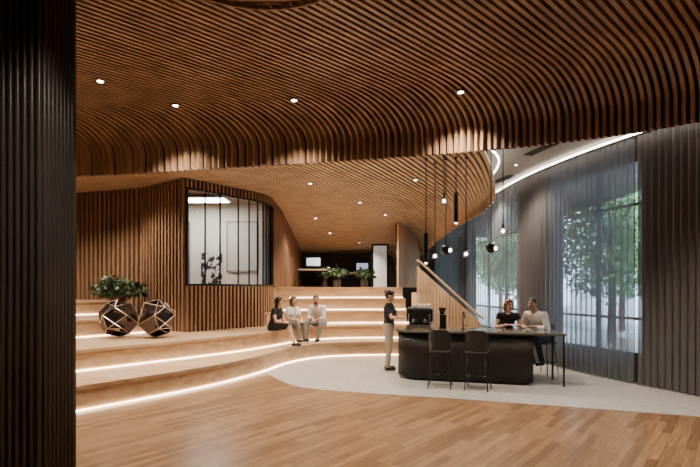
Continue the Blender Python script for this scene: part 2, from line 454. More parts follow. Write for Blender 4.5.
for k,(y0,y1) in enumerate(WIN):
    a=V((wx(y0),y0,0));b=V((wx(y1),y1,0)); t=(b-a).normalized(); rz=math.atan2(t.y,t.x); L=(b-a).length
    w=empty('window_%d'%(k+1) if k<2 else 'window_4',(a.x,a.y,0),rz,kind='structure')
    nv=3 if k==0 else 4
    for i in range(nv): m=MB(); m.box((L*i/(nv-1),0,2.38),(.05,.06 if k else .1,3.78)); m.build('mullion',M['black'],w)
    for z in (.52,1.2,3.4,4.24): m=MB(); m.box((L/2,0,z),(L,.06,.05)); m.build('transom',M['black'],w)
    m=MB(); m.add([(0,0,.5),(L,0,.5),(L,0,4.25),(0,0,4.25)],[(0,1,2,3)]); m.build('pane',M['glass'],w)
def curtain(y0,y1,mt,label,pitch=.13,amp=.05):
    P=[p for p in resample(CU,.012) if y0<=p.y<=y1]
    m=MB(); vs=[]; fs=[]; n=len(P)
    for zi,z in enumerate((.02,1.5,3.0,4.58)):
        for i,p in enumerate(P):
            t=(P[min(i+1,n-1)]-P[max(i-1,0)]).normalized(); nv=V((t.y,-t.x,0))
            s=i*.012; ph=2*math.pi*s/pitch+.4*math.sin(s*2.3)
            k=1+.12*math.sin(s*5+zi*1.3)
            q=p+nv*amp*k*math.sin(ph)+t*.015*math.sin(2*ph+zi*.4); vs.append((q.x,q.y,z))
    for zi in range(3):
        for i in range(n-1): fs.append((zi*n+i,zi*n+i+1,(zi+1)*n+i+1,(zi+1)*n+i))
    m.add(vs,fs); o=m.build('curtain',M[mt],smooth=True); tag(o,label,'curtain','floor length pleated grey curtains'); return o
curtain(-3,9.22,'curt','nearest dark grey pleated curtain at the right edge, right of the large window')
curtain(9.27,11.75,'sheer','sheer grey pleated curtain hanging in front of the large right window with trees',.15,.05)
curtain(11.8,13.2,'curt','dark grey pleated curtain between the two tall windows')
curtain(13.26,18.4,'sheer2','sheer grey pleated curtain over the narrower far window behind the pendants',.28,.04)
curtain(18.47,26.5,'sheer2','farthest grey pleated curtain behind the stair balustrade',.4,.03)
TR=offs(CU,-.14)
m=MB(); m.tube([(p.x,p.y,4.6) for p in TR if p.y>2],.022,6); o=m.build('ceiling_light_line',M['ledc']); tag(o,'long glowing white light line along the ceiling edge above the curtains','light strip')
m=MB(); m.tube([(p.x,p.y,4.625) for p in CU if p.y>-3],.02,6); o=m.build('curtain_track',M['black']); tag(o,'long curved black curtain track above the curtains','curtain track')
for y in (10.2,13.2):
    v=empty('ceiling_vent',(3.95,y,4.645),.25,label='slim dark slot vent in the plaster soffit nearest the curved lip' if y<13 else 'slim dark slot vent further back in the plaster soffit',cat='vent')
    m=MB(); m.box((0,0,0),(.18,1.1,.02)); m.build('frame',M['black'],v)
    for q in(-.05,0,.05): m=MB(); m.box((q,0,-.015),(.012,1.0,.02)); m.build('slat',M['darkwall'],v)

# ------------------------------------------------------------------ column left foreground
cl=empty('fluted_column',(-2.47,3.4,0),label='large near-black fluted column at the left edge of the view',cat='column')
m=MB(); m.box((0,0,2.5),(.96,.38,4.99)); m.build('core',M['back'],cl)
m=MB()
for i in range(22):
    x=-.48+.96*i/21
    for y in (-.2,.2): m.tube([(x,y,0.0),(x,y,4.99)],.0165,8)
for i in range(8):
    y=-.16+.32*i/7
    for x in (-.49,.49): m.tube([(x,y,0.0),(x,y,4.99)],.0165,8)
m.build('flutes',M['dark'],cl,smooth=True)

# ------------------------------------------------------------------ bar
def stadium(L,R,hw,nl=14,right_round=.12):
    L=V((*L,0));R=V((*R,0)); t=(R-L).normalized(); n=V((t.y,-t.x,0)); P=[]
    for i in range(nl+1):
        a=math.pi/2+math.pi*i/nl
        P.append(L+t*math.cos(a)*hw + (-n)*math.sin(a)*hw)
    r=right_round
    for k in range(5):
        a=-math.pi/2+math.pi/2*k/4; P.append(R-t*r+n*(hw-r)+t*r*math.cos(a)+n*r*(-math.sin(a)))
    for k in range(5):
        a=math.pi/2*k/4; P.append(R-t*r-n*(hw-r)+t*r*math.cos(a)-n*r*math.sin(a))
    return P
bar=empty('bar_counter',(0,0,0),label='long black fluted island bar counter with rounded left end and thin stone top',cat='bar counter')
body=stadium((1.46,10.08),(3.45,9.53),.47)
m=MB(); m.prism([(p.x,p.y) for p in body],.06,.93); m.build('core',M['back'],bar)
m=MB(); rs=resample(body+[body[0]],.038)
for p in rs: m.tube([(p.x,p.y,.06),(p.x,p.y,.93)],.017,8)
m.build('fluting',M['bar'],bar,smooth=True)
m=MB(); m.prism([(p.x,p.y) for p in stadium((1.5,10.07),(3.38,9.55),.42)],.006,.06); m.build('plinth',M['black'],bar)
m=MB(); m.prism([(p.x,p.y) for p in stadium((1.46,10.08),(4.0,9.38),.55)],.93,.97); m.build('countertop',M['bartop'],bar,mods=[('bevel',.006)])
for (x,y) in ((3.85,9.0),(3.95,9.75)):
    m=MB(); m.tube([(x,y,.006),(x,y,.93)],.02); m.build('leg',M['black'],bar)

cm=empty('espresso_machine',(1.42,10.15,.972),-.25,label='black espresso machine on the rounded left end of the bar',cat='coffee machine')
m=MB(); m.box((0,.05,.27),(.52,.36,.26)); m.build('body',M['black'],cm,mods=[('bevel',.02)])
m=MB(); m.box((0,-.02,.05),(.5,.46,.06)); m.build('drip_tray',M['steel'],cm,mods=[('bevel',.01)])
m=MB(); m.box((0,.1,.13),(.42,.2,.12)); m.build('rear_panel',M['blackp'],cm)
m=MB(); m.box((0,.05,.415),(.48,.32,.025)); m.build('cup_tray',M['steel'],cm)
for x in(-.11,.11):
    m=MB(); m.cap((x,-.13,.17),.032,(x,-.13,.15),.032); g=m.build('group_head',M['steel'],cm); m=MB(); m.cap((x,-.15,.14),.012,(x,-.29,.13),.014); m.build('handle',M['blackp'],g)
for x in(-.21,.21): m=MB(); m.tube([(x,-.13,.3),(x,-.17,.22),(x,-.16,.1)],.006); m.build('steam_wand',M['steel'],cm)
for x in(-.2,.2):
    for y in(-.2,.17): m=MB(); m.cap((x,y,.013),.012,(x,y,.03),.014); m.build('foot',M['black'],cm)
CL=['white cup at the left on top of the espresso machine','white cup second from left on top of the espresso machine','white cup third from left on top of the espresso machine','white cup at the right on top of the espresso machine']
for i,(x,y) in enumerate([(-.13,.1),(-.03,.05),(.07,.1),(.16,.04)]):
    w=V((1.42,10.15,.972))+Matrix.Rotation(-.25,3,'Z')@V((x,y,.429))
    if i==0:
        cup0=empty('coffee_cup',w,label=CL[0],cat='cup',group='cups on the espresso machine')
        m=MB()
        m.loft([(V((0,0,0)),V((.022,0,0)),V((0,.022,0))),(V((0,0,.03)),V((.034,0,0)),V((0,.034,0))),(V((0,0,.065)),V((.038,0,0)),V((0,.038,0))),(V((0,0,.064)),V((.034,0,0)),V((0,.034,0))),(V((0,0,.01)),V((.02,0,0)),V((0,.02,0)))],14)
        m.build('cup_body',M['white'],cup0,smooth=True); m=MB(); m.tube([(.035,0,.052),(.055,0,.045),(.052,0,.025),(.03,0,.02)],.005); m.build('handle',M['white'],cup0,smooth=True)
    else: c=copy_tree(cup0); c.location=w; c['label']=CL[i]
gr=empty('coffee_grinder',(1.88,10.2,.972),label='slim black coffee grinder beside the espresso machine',cat='grinder')
m=MB(); m.box((0,0,.14),(.13,.2,.28)); m.build('body',M['black'],gr,mods=[('bevel',.015)])
m=MB(); m.loft([(V((0,0,.28)),V((.04,0,0)),V((0,.04,0))),(V((0,0,.4)),V((.075,0,0)),V((0,.075,0))),(V((0,0,.42)),V((.075,0,0)),V((0,.075,0)))],14); m.build('hopper',M['mirror'],gr,smooth=True)
tp=empty('bar_tap',(2.25,9.95,.972),label='tall black gooseneck tap on the middle of the bar',cat='tap')
m=MB(); m.tube([(0,0,0),(0,0,.28)]+[(0,-.07+.07*math.cos(math.radians(a)),.28+.07*math.sin(math.radians(a))) for a in range(20,181,20)]+[(0,-.14,.22)],.012); m.build('spout',M['black'],tp,smooth=True)
m=MB(); m.tube([(0,0,0),(0,0,.02),(0,0,.04)],[.028,.026,.016]); m.build('base',M['black'],tp); m=MB(); m.tube([(.01,0,.06),(.07,0,.09)],.007); m.build('lever',M['black'],tp)
def glasscup(x,y,label,mt='globe'):
    e=empty('drinking_glass',(x,y,.972),label=label,cat='glass'); m=MB()
    m.loft([(V((0,0,0)),V((.026,0,0)),V((0,.026,0))),(V((0,0,.11)),V((.034,0,0)),V((0,.034,0))),(V((0,0,.11)),V((.031,0,0)),V((0,.031,0))),(V((0,0,.01)),V((.023,0,0)),V((0,.023,0)))],14); m.build('vessel',M[mt],e,smooth=True)
    m=MB(); m.loft([(V((0,0,.011)),V((.022,0,0)),V((0,.022,0))),(V((0,0,.07)),V((.027,0,0)),V((0,.027,0)))],12); m.build('drink',M['globe'],e)
glasscup(3.0,9.75,'clear drinking glass on the bar in front of the auburn haired woman')
glasscup(3.62,9.25,'clear drinking glass near the right end of the bar')
def plate(x,y,label):
    e=empty('saucer',(x,y,.972),label=label,cat='plate'); m=MB(); m.loft([(V((0,0,0)),V((.04,0,0)),V((0,.04,0))),(V((0,0,.015)),V((.08,0,0)),V((0,.08,0))),(V((0,0,.018)),V((.08,0,0)),V((0,.08,0))),(V((0,0,.006)),V((.04,0,0)),V((0,.04,0)))],18); m.build('dish',M['white'],e,smooth=True)
    m=MB(); m.ell((0,0,.03),(.04,.03,.02)); m.build('pastry',M['cbeige'],e,smooth=True)
plate(3.4,9.55,'small white plate between the two seated people at the bar')

def stool(loc,rz,label):
    s=empty('bar_stool',loc,rz,label=label,cat='stool',group='bar stools at the island')
    m=MB(); m.box((0,0,.66),(.37,.37,.045)); m.build('seat',M['blackp'],s,mods=[('bevel',.02)])
    m=MB(); vs=[];fs=[]; n=19
    for i in range(n):
        a=math.radians(200+140*i/(n-1)); ex=abs(math.cos(a))
        sx=math.copysign(abs(math.cos(a))**.7,math.cos(a)); sy=-abs(math.sin(a))**.7
        zt=1.05-.16*ex**4
        for (r,z) in ((.185,.65),(.215,zt),(.2,zt),(.17,.67)): vs.append((r*sx,r*sy+.02,z))
    for i in range(n-1):
        for q in range(4): fs.append((4*i+q,4*i+(q+1)%4,4*i+4+(q+1)%4,4*i+4+q))
    fs+=[(0,1,2,3),tuple(4*(n-1)+q for q in(3,2,1,0))]
    m.add(vs,fs); m.build('backrest',M['blackp'],s,smooth=True,mods=[('bevel',.006)])
    for x in(-1,1):
        for y in(-1,1): m=MB(); m.tube([(x*.14,y*.14,.64),(x*.2,y*.21,0.006)],.01); m.build('leg',M['black'],s,smooth=True)
    m=MB(); q=.178; m.tube([(-q,-q,.25),(q,-q,.25),(q,q,.25),(-q,q,.25),(-q,-q,.25)],.009); m.build('footrest',M['black'],s)
    return s
br=math.atan2(-.26,1)
s1=stool((1.62,8.98,0),br,'black tub backed bar stool in front of the bar, left of the pair')
def cp(loc,rz,label):
    c=copy_tree(s1); c.location=loc; c.rotation_euler=(0,0,rz); c['label']=label; return c
cp((2.25,8.8,0),br-.15,'black tub backed bar stool in front of the bar, right of the pair')
cp((3.3,10.66,0),math.pi+.1,'black bar stool behind the bar carrying the auburn haired woman')
cp((4.02,10.36,0),math.radians(128),'black bar stool carrying the man in the white shirt at the bar end')

# ------------------------------------------------------------------ pendants
def pendant(x,y,d,kind,label):
    X=(x-350)/500*d; Z=EYE+(290-y)/500*d
    zt=4.655 if X>G(d)+.05 else 4.4
    e=empty('pendant_lamp',(X,d,Z),label=label,cat='pendant lamp',group='pendant lamps over the bar')
    m=MB(); m.tube([(0,0,.05),(0,0,zt-Z-.02)],.01,6); m.build('cord',M['black'],e)
    m=MB(); m.cap((0,0,zt-Z-.035),.03,(0,0,zt-Z-.03),.03); m.build('ceiling_rose',M['black'],e)
    if kind=='globe':
        m=MB(); m.ell((0,0,0),(.08,.08,.08)); m.build('globe',M['globe'],e,smooth=True)
        m=MB(); m.ell((0,0,0),(.036,.036,.036)); m.build('bulb',M['bulb'],e,smooth=True)
        m=MB(); m.cap((0,0,.06),.02,(0,0,.14),.018); m.build('socket',M['black'],e)
    elif kind=='orb':
        m=MB(); m.ell((0,0,0),(.1,.1,.1)); m.build('shade',M['black'],e,smooth=True)
        m=MB(); m.ell((.065,-.06,-.01),(.04,.04,.04)); m.build('bulb',M['bulb'],e,smooth=True)
    else:
        m=MB(); m.cap((0,0,.02),.04,(0,0,.55),.04); m.build('shade',M['black'],e,smooth=True)
        m=MB(); m.ell((0,0,-.02),(.028,.028,.02)); m.build('bulb',M['bulb'],e,smooth=True)
pendant(426,262,10.0,'tube','slim black tube pendant, leftmost over the bar')
pendant(435,256,10.3,'globe','small glass globe pendant hanging low beside the leftmost black tube')
pendant(444,201,9.8,'globe','highest hung glowing glass globe pendant over the bar')
pendant(446,250,10.0,'orb','black ball pendant hanging low, left of the pair of black balls')
pendant(456,222,9.9,'tube','slim black tube pendant left of the tap, hung higher than the other tube')
pendant(466,254,9.9,'globe','glowing glass globe pendant hanging low directly above the tap')
pendant(491,248,9.7,'orb','black ball pendant hanging over the right half of the bar')
pendant(503,231,9.6,'globe','rightmost glowing glass globe pendant over the bar')

# ------------------------------------------------------------------ stair and balustrade
st=empty('side_staircase',(0,0,0),label='timber staircase descending to the right behind the balustrade',cat='staircase')
for i in range(10):
    m=MB(); z=1.85-.168*(i+1); m.box((1.9+.165*i,14.2,z/2+.003),(.165,1.1,z-.006)); m.build('step',M['step'],st)
bl=empty('stair_balustrade',(0,0,0),label='solid sloping timber balustrade with pale handrail beside the stairs',cat='balustrade')
m=MB(); m.add([(1.82,13.52,.01),(3.55,13.52,.01),(3.55,13.52,.85),(1.82,13.52,2.4),(1.82,13.6,.01),(3.55,13.6,.01),(3.55,13.6,.85),(1.82,13.6,2.4)],[(0,1,2,3),(7,6,5,4),(0,4,5,1),(3,2,6,7),(0,3,7,4),(1,5,6,2)]); m.build('panel',M['step'],bl)
m=MB()
for i in range(20):
    x=1.86+i*.087; zt=2.4-1.55*(x-1.82)/1.73-.03; m.box((x,13.5,zt/2+.005),(.04,.045,zt))
m.build('slats',M['ceil2'],bl)
m=MB(); m.tube([(1.8,13.5,2.55),(1.9,13.5,2.5),(3.5,13.5,1.04),(3.6,13.5,.98)],.03); m.build('handrail',M['step'],bl,smooth=True)
for x in (1.95,2.7,3.45): z=2.4-1.55*(x-1.82)/1.73; m=MB(); m.box((x,13.53,z+.03),(.02,.02,.14)); m.build('bracket',M['black'],bl)

# upper hall: curved slatted wall that comes down from the lip
PW=crom([(1.75,18.2),(2.15,19.0),(2.75,20.2),(2.95,21.5)],5)
slatwall('wall_pier',[(p[0],p[1]) for p in PW],1.85,4.2,.12,.07,.06,'ceil2')
for i,(x,y) in enumerate(((1.35,22.5),)):
    dr=empty('door_%d'%(i+1),(x,y,1.85),kind='structure')
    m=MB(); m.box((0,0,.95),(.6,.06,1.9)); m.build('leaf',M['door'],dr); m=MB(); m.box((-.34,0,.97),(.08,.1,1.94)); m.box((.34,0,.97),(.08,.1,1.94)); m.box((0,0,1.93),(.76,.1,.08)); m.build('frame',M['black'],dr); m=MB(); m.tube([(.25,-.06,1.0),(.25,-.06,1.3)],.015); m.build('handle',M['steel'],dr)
def leafplant(loc,H,Rr,n,label,potr=.16,poth=.3,seed=1):
    rnd=random.Random(seed)
    e=empty('potted_plant',loc,label=label,cat='plant')
    m=MB(); m.loft([(V((0,0,0)),V((potr*.8,0,0)),V((0,potr*.8,0))),(V((0,0,poth)),V((potr,0,0)),V((0,potr,0))),(V((0,0,poth)),V((potr*.9,0,0)),V((0,potr*.9,0))),(V((0,0,poth-.04)),V((potr*.88,0,0)),V((0,potr*.88,0)))],18); m.build('pot',M['pot'],e,smooth=False)
    st=MB(); lf=MB()
    for i in range(n):
        a=rnd.uniform(0,6.28); r=Rr*math.sqrt(rnd.random()); h=H*(1-.5*(r/Rr)**2)*rnd.uniform(.5,1)
        tip=V((r*math.cos(a),r*math.sin(a),poth+h)); base=V((.05*math.cos(a),.05*math.sin(a),poth-.05))
        mid=(base+tip)/2+V((0,0,.12*H)); st.tube([base,mid,tip],[.006,.005,.003],5)
        for k in range(9):
            p=mid.lerp(tip,rnd.uniform(.1,1)); d=V((rnd.uniform(-1,1),rnd.uniform(-1,1),rnd.uniform(-.5,.7))).normalized(); L=rnd.uniform(.1,.2)
            w=d.orthogonal().normalized()*L*.3; w.rotate(Matrix.Rotation(rnd.uniform(0,6),3,d)); q=p+d*L*.5; e2=p+d*L+V((0,0,-.03))
            lf.add([p,q+w,e2,q-w],[(0,1,2,3)])
    st.build('stems',M['bark'],e); lf.build('foliage',M['leaf'],e)
    return e
leafplant((-5.72,12.35,1.11),.78,.7,70,'dark leafy potted plant on the step behind the faceted ornaments',seed=3)
leafplant((-.5,19.0,1.85),.55,.42,40,'bushy green plant in a pot on the upper floor, left of the pair',seed=4)
leafplant((.55,19.2,1.85),.5,.4,36,'bushy green plant in a pot on the upper floor, right of the pair',seed=5)
leafplant((-1.2,23.0,1.85),.8,.4,30,'tall potted plant far back beside the upper desks',seed=6)
for i,(x,y,lb) in enumerate([(-1.5,20.5,'nearer white upper floor desk by the left slatted wall'),(.6,24.5,'far white upper floor desk near the back wall')]):
    d=empty('work_desk',(x,y,1.85),label=lb,cat='desk')
    m=MB(); m.box((0,0,.73),(1.2,.7,.04)); m.build('desktop',M['white'],d)
    for a in(-.55,.55):
        for b in(-.3,.3): m=MB(); m.box((a,b,.355),(.04,.04,.71)); m.build('leg',M['black'],d)
    mo=empty('desk_monitor',(x,y,2.602),label='monitor on the '+lb,cat='monitor')
    m=MB(); m.box((0,0,.3),(.6,.03,.36)); s=m.build('casing',M['black'],mo); m=MB(); m.box((0,-.018,.3),(.56,.006,.32)); m.build('screen',M['screen'],s)
    m=MB(); m.box((0,0,.08),(.04,.03,.14)); m.box((0,0,.006),(.22,.16,.012)); m.build('stand',M['black'],mo)

# ------------------------------------------------------------------ faceted ornaments
def faceted(loc,rz,label):
    e=empty('faceted_ornament',loc,rz,label=label,cat='ornament',group='pair of faceted ornaments')
    g=(1+5**.5)/2; vs=[]
    for a in(-1,1):
        for b in(-1,1):
            for c in(-1,1): vs.append(V((a,b,c)))
            vs+= [V((0,a/g,b*g)),V((a/g,b*g,0)),V((a*g,0,b/g))]
    ico=[]
    for a in(-1,1):
        for b in(-1,1): ico+=[V((0,a,b*g)),V((a,b*g,0)),V((b*g,0,a))]
    R=.41
    q=ico[0].normalized().rotation_difference(V((0,0,-1)))
    vs=[(q@v).normalized()*R for v in vs]; ico=[(q@v).normalized() for v in ico]
    zmin=min(v.z for v in vs); vs=[v-V((0,0,zmin-.009)) for v in vs]; cen=V((0,0,-zmin+.009))
    m=MB(); ed=set(); m2=MB()
    for n in ico:
        f=sorted(range(20),key=lambda i:-((vs[i]-cen).dot(n)))[:5]
        a=n.orthogonal().normalized(); b=n.cross(a); f.sort(key=lambda i:math.atan2((vs[i]-cen).dot(b),(vs[i]-cen).dot(a)))
        fc=sum((vs[i] for i in f),V())/5
        ctr=fc+n*(.04 if n.z>-.9 else 0)
        for i in range(5):
            p,q2=f[i],f[(i+1)%5]; ed.add((min(p,q2),max(p,q2)))
            m.add([vs[p],vs[q2],ctr],[(0,1,2)])
    m.build('facets',M['mirror'],e)
    for p,q2 in ed: m2.tube([vs[p],vs[q2]],.009,6)
    m2.build('edge_frame',M['brass'],e)
faceted((-4.93,10.65,.74),.2,'left faceted dark metal ball ornament with pale edges on the step')
faceted((-4.1,10.6,.74),.9,'right faceted dark metal ball ornament with pale edges on the step')

# ------------------------------------------------------------------ ceiling spotlights
def downlight(x,y,z,label,grp,power=0,size=1.9,r=.05,colr=(1,.84,.66)):
    e=empty('ceiling_spotlight',(x,y,z),label=label,cat='ceiling light',group=grp)
    m=MB(); m.loft([(V((0,0,.05)),V((r*1.3,0,0)),V((0,r*1.3,0))),(V((0,0,-.008)),V((r*1.3,0,0)),V((0,r*1.3,0))),(V((0,0,-.008)),V((r,0,0)),V((0,r,0))),(V((0,0,.0)),V((r,0,0)),V((0,r,0)))],18); m.build('trim',M['bronze'],e)
    m=MB(); m.loft([(V((0,0,-.006)),V((r*.95,0,0)),V((0,r*.95,0))),(V((0,0,-.014)),V((r*.85,0,0)),V((0,r*.85,0)))],16); m.build('lens',M['spot'],e)
    if power:
        l=bpy.data.lights.new('spot_lamp','SPOT'); l.energy=power; l.spot_size=size; l.spot_blend=.7; l.color=colr; l.shadow_soft_size=.05
        o=bpy.data.objects.new('spot_lamp',l); col.objects.link(o); o.parent=e; o.location=(0,0,-.04)
PN=760
near=[(-3.87,7.75,'leftmost ceiling spotlight above the steps'),(-3.05,8.75,'second ceiling spotlight from the left column, near the slat curve'),(-.95,8.5,'middle ceiling spotlight near the slat curve'),(1.77,8.0,'right ceiling spotlight near the slat curve')]
for x,y,l in near: downlight(x,y,near_z(x,y)-.01,l,'spotlights in the near slatted ceiling',PN)
for i,(x,y) in enumerate([(-4.2,3.2),(-.6,1.6),(3.4,3.4),(4.6,5.6)]): downlight(x,y,HC-.002,'ceiling spotlight overhead near the camera, out of the view','spotlights in the near slatted ceiling',PN)
RL=[(-1.0,12.6,'first downlight at the left front of the rear ceiling'),(1.6,12.2,'first downlight at the right front of the rear ceiling'),(.3,15.2,'single downlight in the middle of the rear ceiling'),(-1.2,17.5,'left downlight halfway back in the rear ceiling'),(1.2,17,'right downlight halfway back in the rear ceiling'),(-.8,20,'left downlight toward the back of the rear ceiling'),(.4,22,'middle downlight toward the back of the rear ceiling')]
for x,y,l in RL: downlight(x,y,ZT(y)-.012,l,'downlights in the rear slatted ceiling',620 if y<18 else 380,2.3,.045,(1,.81,.6))
for x,l in((-7.5,'left added downlight washing the left slatted wall'),(-5.6,'right added downlight washing the left slatted wall')): downlight(x,11.6,4.438,l,'downlights in the rear slatted ceiling',500,2.3)  # wall washers added to brighten the left slats, tucked behind the fascia
for x,y,l in ((3.85,11.6,'nearest added soffit downlight washing the curtains, beside the bar'),(3.85,14.4,'second added soffit downlight washing the curtains, beside the lip')): downlight(x,y,4.655,l,'added downlights in the plaster soffit',350,2.2,.03)  # lamps added to wash the curtains; no such fixtures known in the soffit
ol=empty('office_fill_panel',(-4.3,14.4,4.36),label='added flat light panel brightening the inside of the glazed office',cat='ceiling light')  # light panel added to brighten the office interior
m=MB(); m.box((0,0,0),(1.6,.8,.05)); m.build('housing',M['white'],ol); m=MB(); m.box((0,0,-.03),(1.5,.7,.01)); m.build('diffuser',emis('office_fill_diffuser',(1,.92,.8),28),ol)

# ------------------------------------------------------------------ outside
m=MB(); m.box((25,15,-.2),(34,90,.1)); o=m.build('street_paving',M['pave']); o['kind']='structure'
fb=empty('office_block',(27,25,-.15),label='pale stone building across the street seen through the windows',cat='building')
m=MB(); m.box((0,0,9),(1,70,18)); m.build('wall',M['facade'],fb)
for j in range(5):
    for i in range(20): m=MB(); m.box((-.52,-30+3.1*i,2.2+3.4*j),(.1,1.9,2.2)); m.build('window',M['fwin'],fb)
def tree(x,y,h,seed,label):
    rnd=random.Random(seed); e=empty('street_tree',(x,y,-.15),label=label,cat='tree',group='street trees outside the windows')
    m=MB(); m.tube([(0,0,0),(.05,.05,h*.3),(0,.1,h*.55),(.1,0,h*.8)],[.16,.12,.08,.03])
    for i in range(7):
        a=rnd.uniform(0,6.28); z=h*rnd.uniform(.3,.6); m.tube([(0,0.05,z),(math.cos(a)*1.4,math.sin(a)*1.4,z+1.2)],[.05,.02],5)
    m.build('trunk',M['bark'],e); m=MB()
    for i in range(3600):
        d=V((rnd.gauss(0,1),rnd.gauss(0,1),rnd.gauss(0,1))).normalized()*rnd.random()**.4
        p=V((d.x*2.2,d.y*2.2,h*.62+d.z*h*.4)); s=rnd.uniform(.1,.2); a=V((rnd.uniform(-1,1),rnd.uniform(-1,1),rnd.uniform(-1,1))).normalized(); b=a.orthogonal().normalized()
        m.add([p,p+a*s+b*s*.4,p+a*s*2,p+a*s-b*s*.4],[(0,1,2,3)])
    m.build('foliage',M['tree'],e)
for i,(x,y,h) in enumerate([(9,17.2,6.5),(12.5,23,7),(10,32,7),(12,40,7.5),(9.3,27,6)]):
    tree(x,y,h,i+20,['green street tree nearest the large right window','second green street tree outside the large window','green street tree outside the far window','farthest green street tree outside','middle green street tree between the two windows'][i])

# ------------------------------------------------------------------ people
def ik(a,b,l1,l2,hint):
    a=V(a);b=V(b); d=b-a; L=min(d.length,(l1+l2)*.995); t=d.normalized(); b=a+t*L
    x=(l1*l1-l2*l2+L*L)/(2*L); h=math.sqrt(max(l1*l1-x*x,0)); hv=V(hint); hv=(hv-t*hv.dot(t)).normalized()
    return a+t*x+hv*h,b
def hand(m,w,d,nrm,side,curl=.5):
    d=V(d).normalized(); nrm=V(nrm); nrm=(nrm-d*nrm.dot(d)).normalized(); lat=d.cross(nrm)*side
    for k in(-1,-.33,.33,1): m.cap(w+lat*.012*k,.014,w+d*.08+lat*.026*k,.0115,8)
    for k,L in((-1,.058),(-.33,.072),(.33,.078),(1,.07)):
        p=w+d*.082+lat*.028*k; a=curl*.5
        for s in(.45,.32,.23):
            dd=(d*math.cos(a)+nrm*math.sin(a)); q=p+dd*L*s; m.cap(p,.0088,q,.0078,8); p=q; a+=curl
    p=w+d*.02+lat*.024; q=p+(d*.6+lat*.7+nrm*.2).normalized()*.04; m.cap(p,.0125,q,.0105,8); r=q+(d*.85+lat*.3+nrm*.3).normalized()*.032; m.cap(q,.0105,r,.0085,8)
def person(loc,fwd,label,J,top,bottom,hair,skin='skin',hairstyle='short',female=True,sleeve=.55,pants=1.0,shoe='cblack',dress=False,beard=False,sc=1):
    rz=math.atan2(-fwd[0],fwd[1])
    e=empty('person',loc,rz,label=label,cat='person'); e.scale=(sc,sc,sc)
    body=MB(); sh=MB(); pt=MB(); so=MB(); hr=MB()
    pel=V(J['pelvis']); ch=V(J['chest']); nk=V(J['neck']); hd=V(J['head'])
    sw=.165 if female else .19
    R=V((1,0,0))
    def tsec(c,up,w,d):
        f=up.cross(R).normalized(); return (c,R*w,f*d)
    upA=(ch-pel).normalized(); upB=(nk-ch).normalized()
    wst=pel.lerp(ch,.45)
    k=1 if female else 1.1
    def torso(m,g):
        m.loft([tsec(pel-upA*.09,upA,.10*k+g,.085+g),tsec(pel-upA*.03,upA,.165+g,.115+g),tsec(pel+upA*.06,upA,.16+g,.11+g),tsec(wst+upA*.02,upA,.125*k+g,.09+g),tsec(ch,upB,.15*k+g,.11+g),tsec(ch.lerp(nk,.5),upB,.165*k+g,.105+g),tsec(ch.lerp(nk,.82),upB,.13*k+g,.075+g),tsec(nk,upB,.06+g,.055+g)],18)
    torso(body,0); torso(sh,.014)
    if female:
        f=upB.cross(R).normalized()
        for s in(-1,1): body.ell(ch+R*.07*s+f*.085+upB*.02,(.055,.05,.055)); sh.ell(ch+R*.07*s+f*.088+upB*.02,(.066,.058,.066))
    f=V(J.get('look',(0,1,0))).normalized(); up=V(J.get('hup',(0,0,1))); up=(up-f*up.dot(f)).normalized(); r=f.cross(up)
    body.cap(nk-upB*.02,.058 if female else .066,hd-up*.05-f*.01,.05 if female else .058)
    body.ell(hd+up*.025-f*.008,(.074,.094,.092),r,f,up); body.ell(hd-up*.045+f*.025,(.056,.062,.068),r,f,up)
    body.ell(hd-up*.095+f*.062,(.024,.02,.018),r,f,up)
    body.cap(hd+f*.086+up*.012,.008,hd+f*.106-up*.024,.0135,8)
    for s in(-1,1):
        body.ell(hd+r*.074*s-f*.005-up*.01,(.012,.02,.032),r,f,up,10)
        body.ell(hd+r*.045*s+f*.055-up*.025,(.025,.025,.025),r,f,up,10)
        m=MB(); m.ell(hd+r*.031*s+f*.077+up*.006,(.014,.012,.0095),r,f,up,12); ey=m.build('eye',M['eye'],e,smooth=True)
        m=MB(); m.ell(hd+r*.031*s+f*.0865+up*.006,(.0062,.005,.0065),r,f,up,10); m.build('iris',M['iris'],ey,smooth=True)
        m=MB(); m.cap(hd+r*.016*s+f*.09+up*.03,.005,hd+r*.046*s+f*.078+up*.031,.0035,6); m.build('eyebrow',M[hair],e,smooth=True)
    m=MB(); m.cap(hd-r*.02+f*.086-up*.052,.0065,hd+r*.02+f*.086-up*.052,.0065,8); m.cap(hd-r*.012+f*.09-up*.052,.007,hd+r*.012+f*.09-up*.052,.007,8); m.build('mouth',M['lip'],e,smooth=True)
    hr.ell(hd+up*.045-f*.022,(.084,.097,.09),r,f,up); hr.ell(hd+up*.0-f*.05,(.08,.068,.085),r,f,up)
    if hairstyle=='long':
        for s in(-1,-.4,.4,1): hr.cap(hd+r*.06*s-f*.04+up*.02,.035,hd+r*.07*s-f*.06-up*.2,.026)
        for s in(-1,1): hr.cap(hd+r*.075*s+f*.01+up*.04,.02,hd+r*.078*s-f*.01-up*.16,.018)
    if hairstyle=='bob':
        for s in(-1,-.4,.4,1): hr.cap(hd+r*.06*s-f*.04+up*.02,.038,hd+r*.068*s-f*.045-up*.09,.03)
        for s in(-1,1): hr.cap(hd+r*.076*s+f*.015+up*.04,.02,hd+r*.08*s-up*.08,.018)
    if hairstyle=='bun': hr.ell(hd-f*.12+up*.06,(.035,.035,.035),r,f,up)
    if hairstyle!='short': hr.cap(hd+f*.05+up*.095-r*.04,.018,hd+f*.05+up*.095+r*.04,.018)
    hr.build('hair',M[hair],e,mods=[('remesh',.008,3)])
    if beard:
        m=MB(); m.ell(hd-up*.07+f*.035,(.056,.06,.05),r,f,up); m.build('beard',M[hair],e,mods=[('remesh',.008,2)])
    la,lb=.28,.245
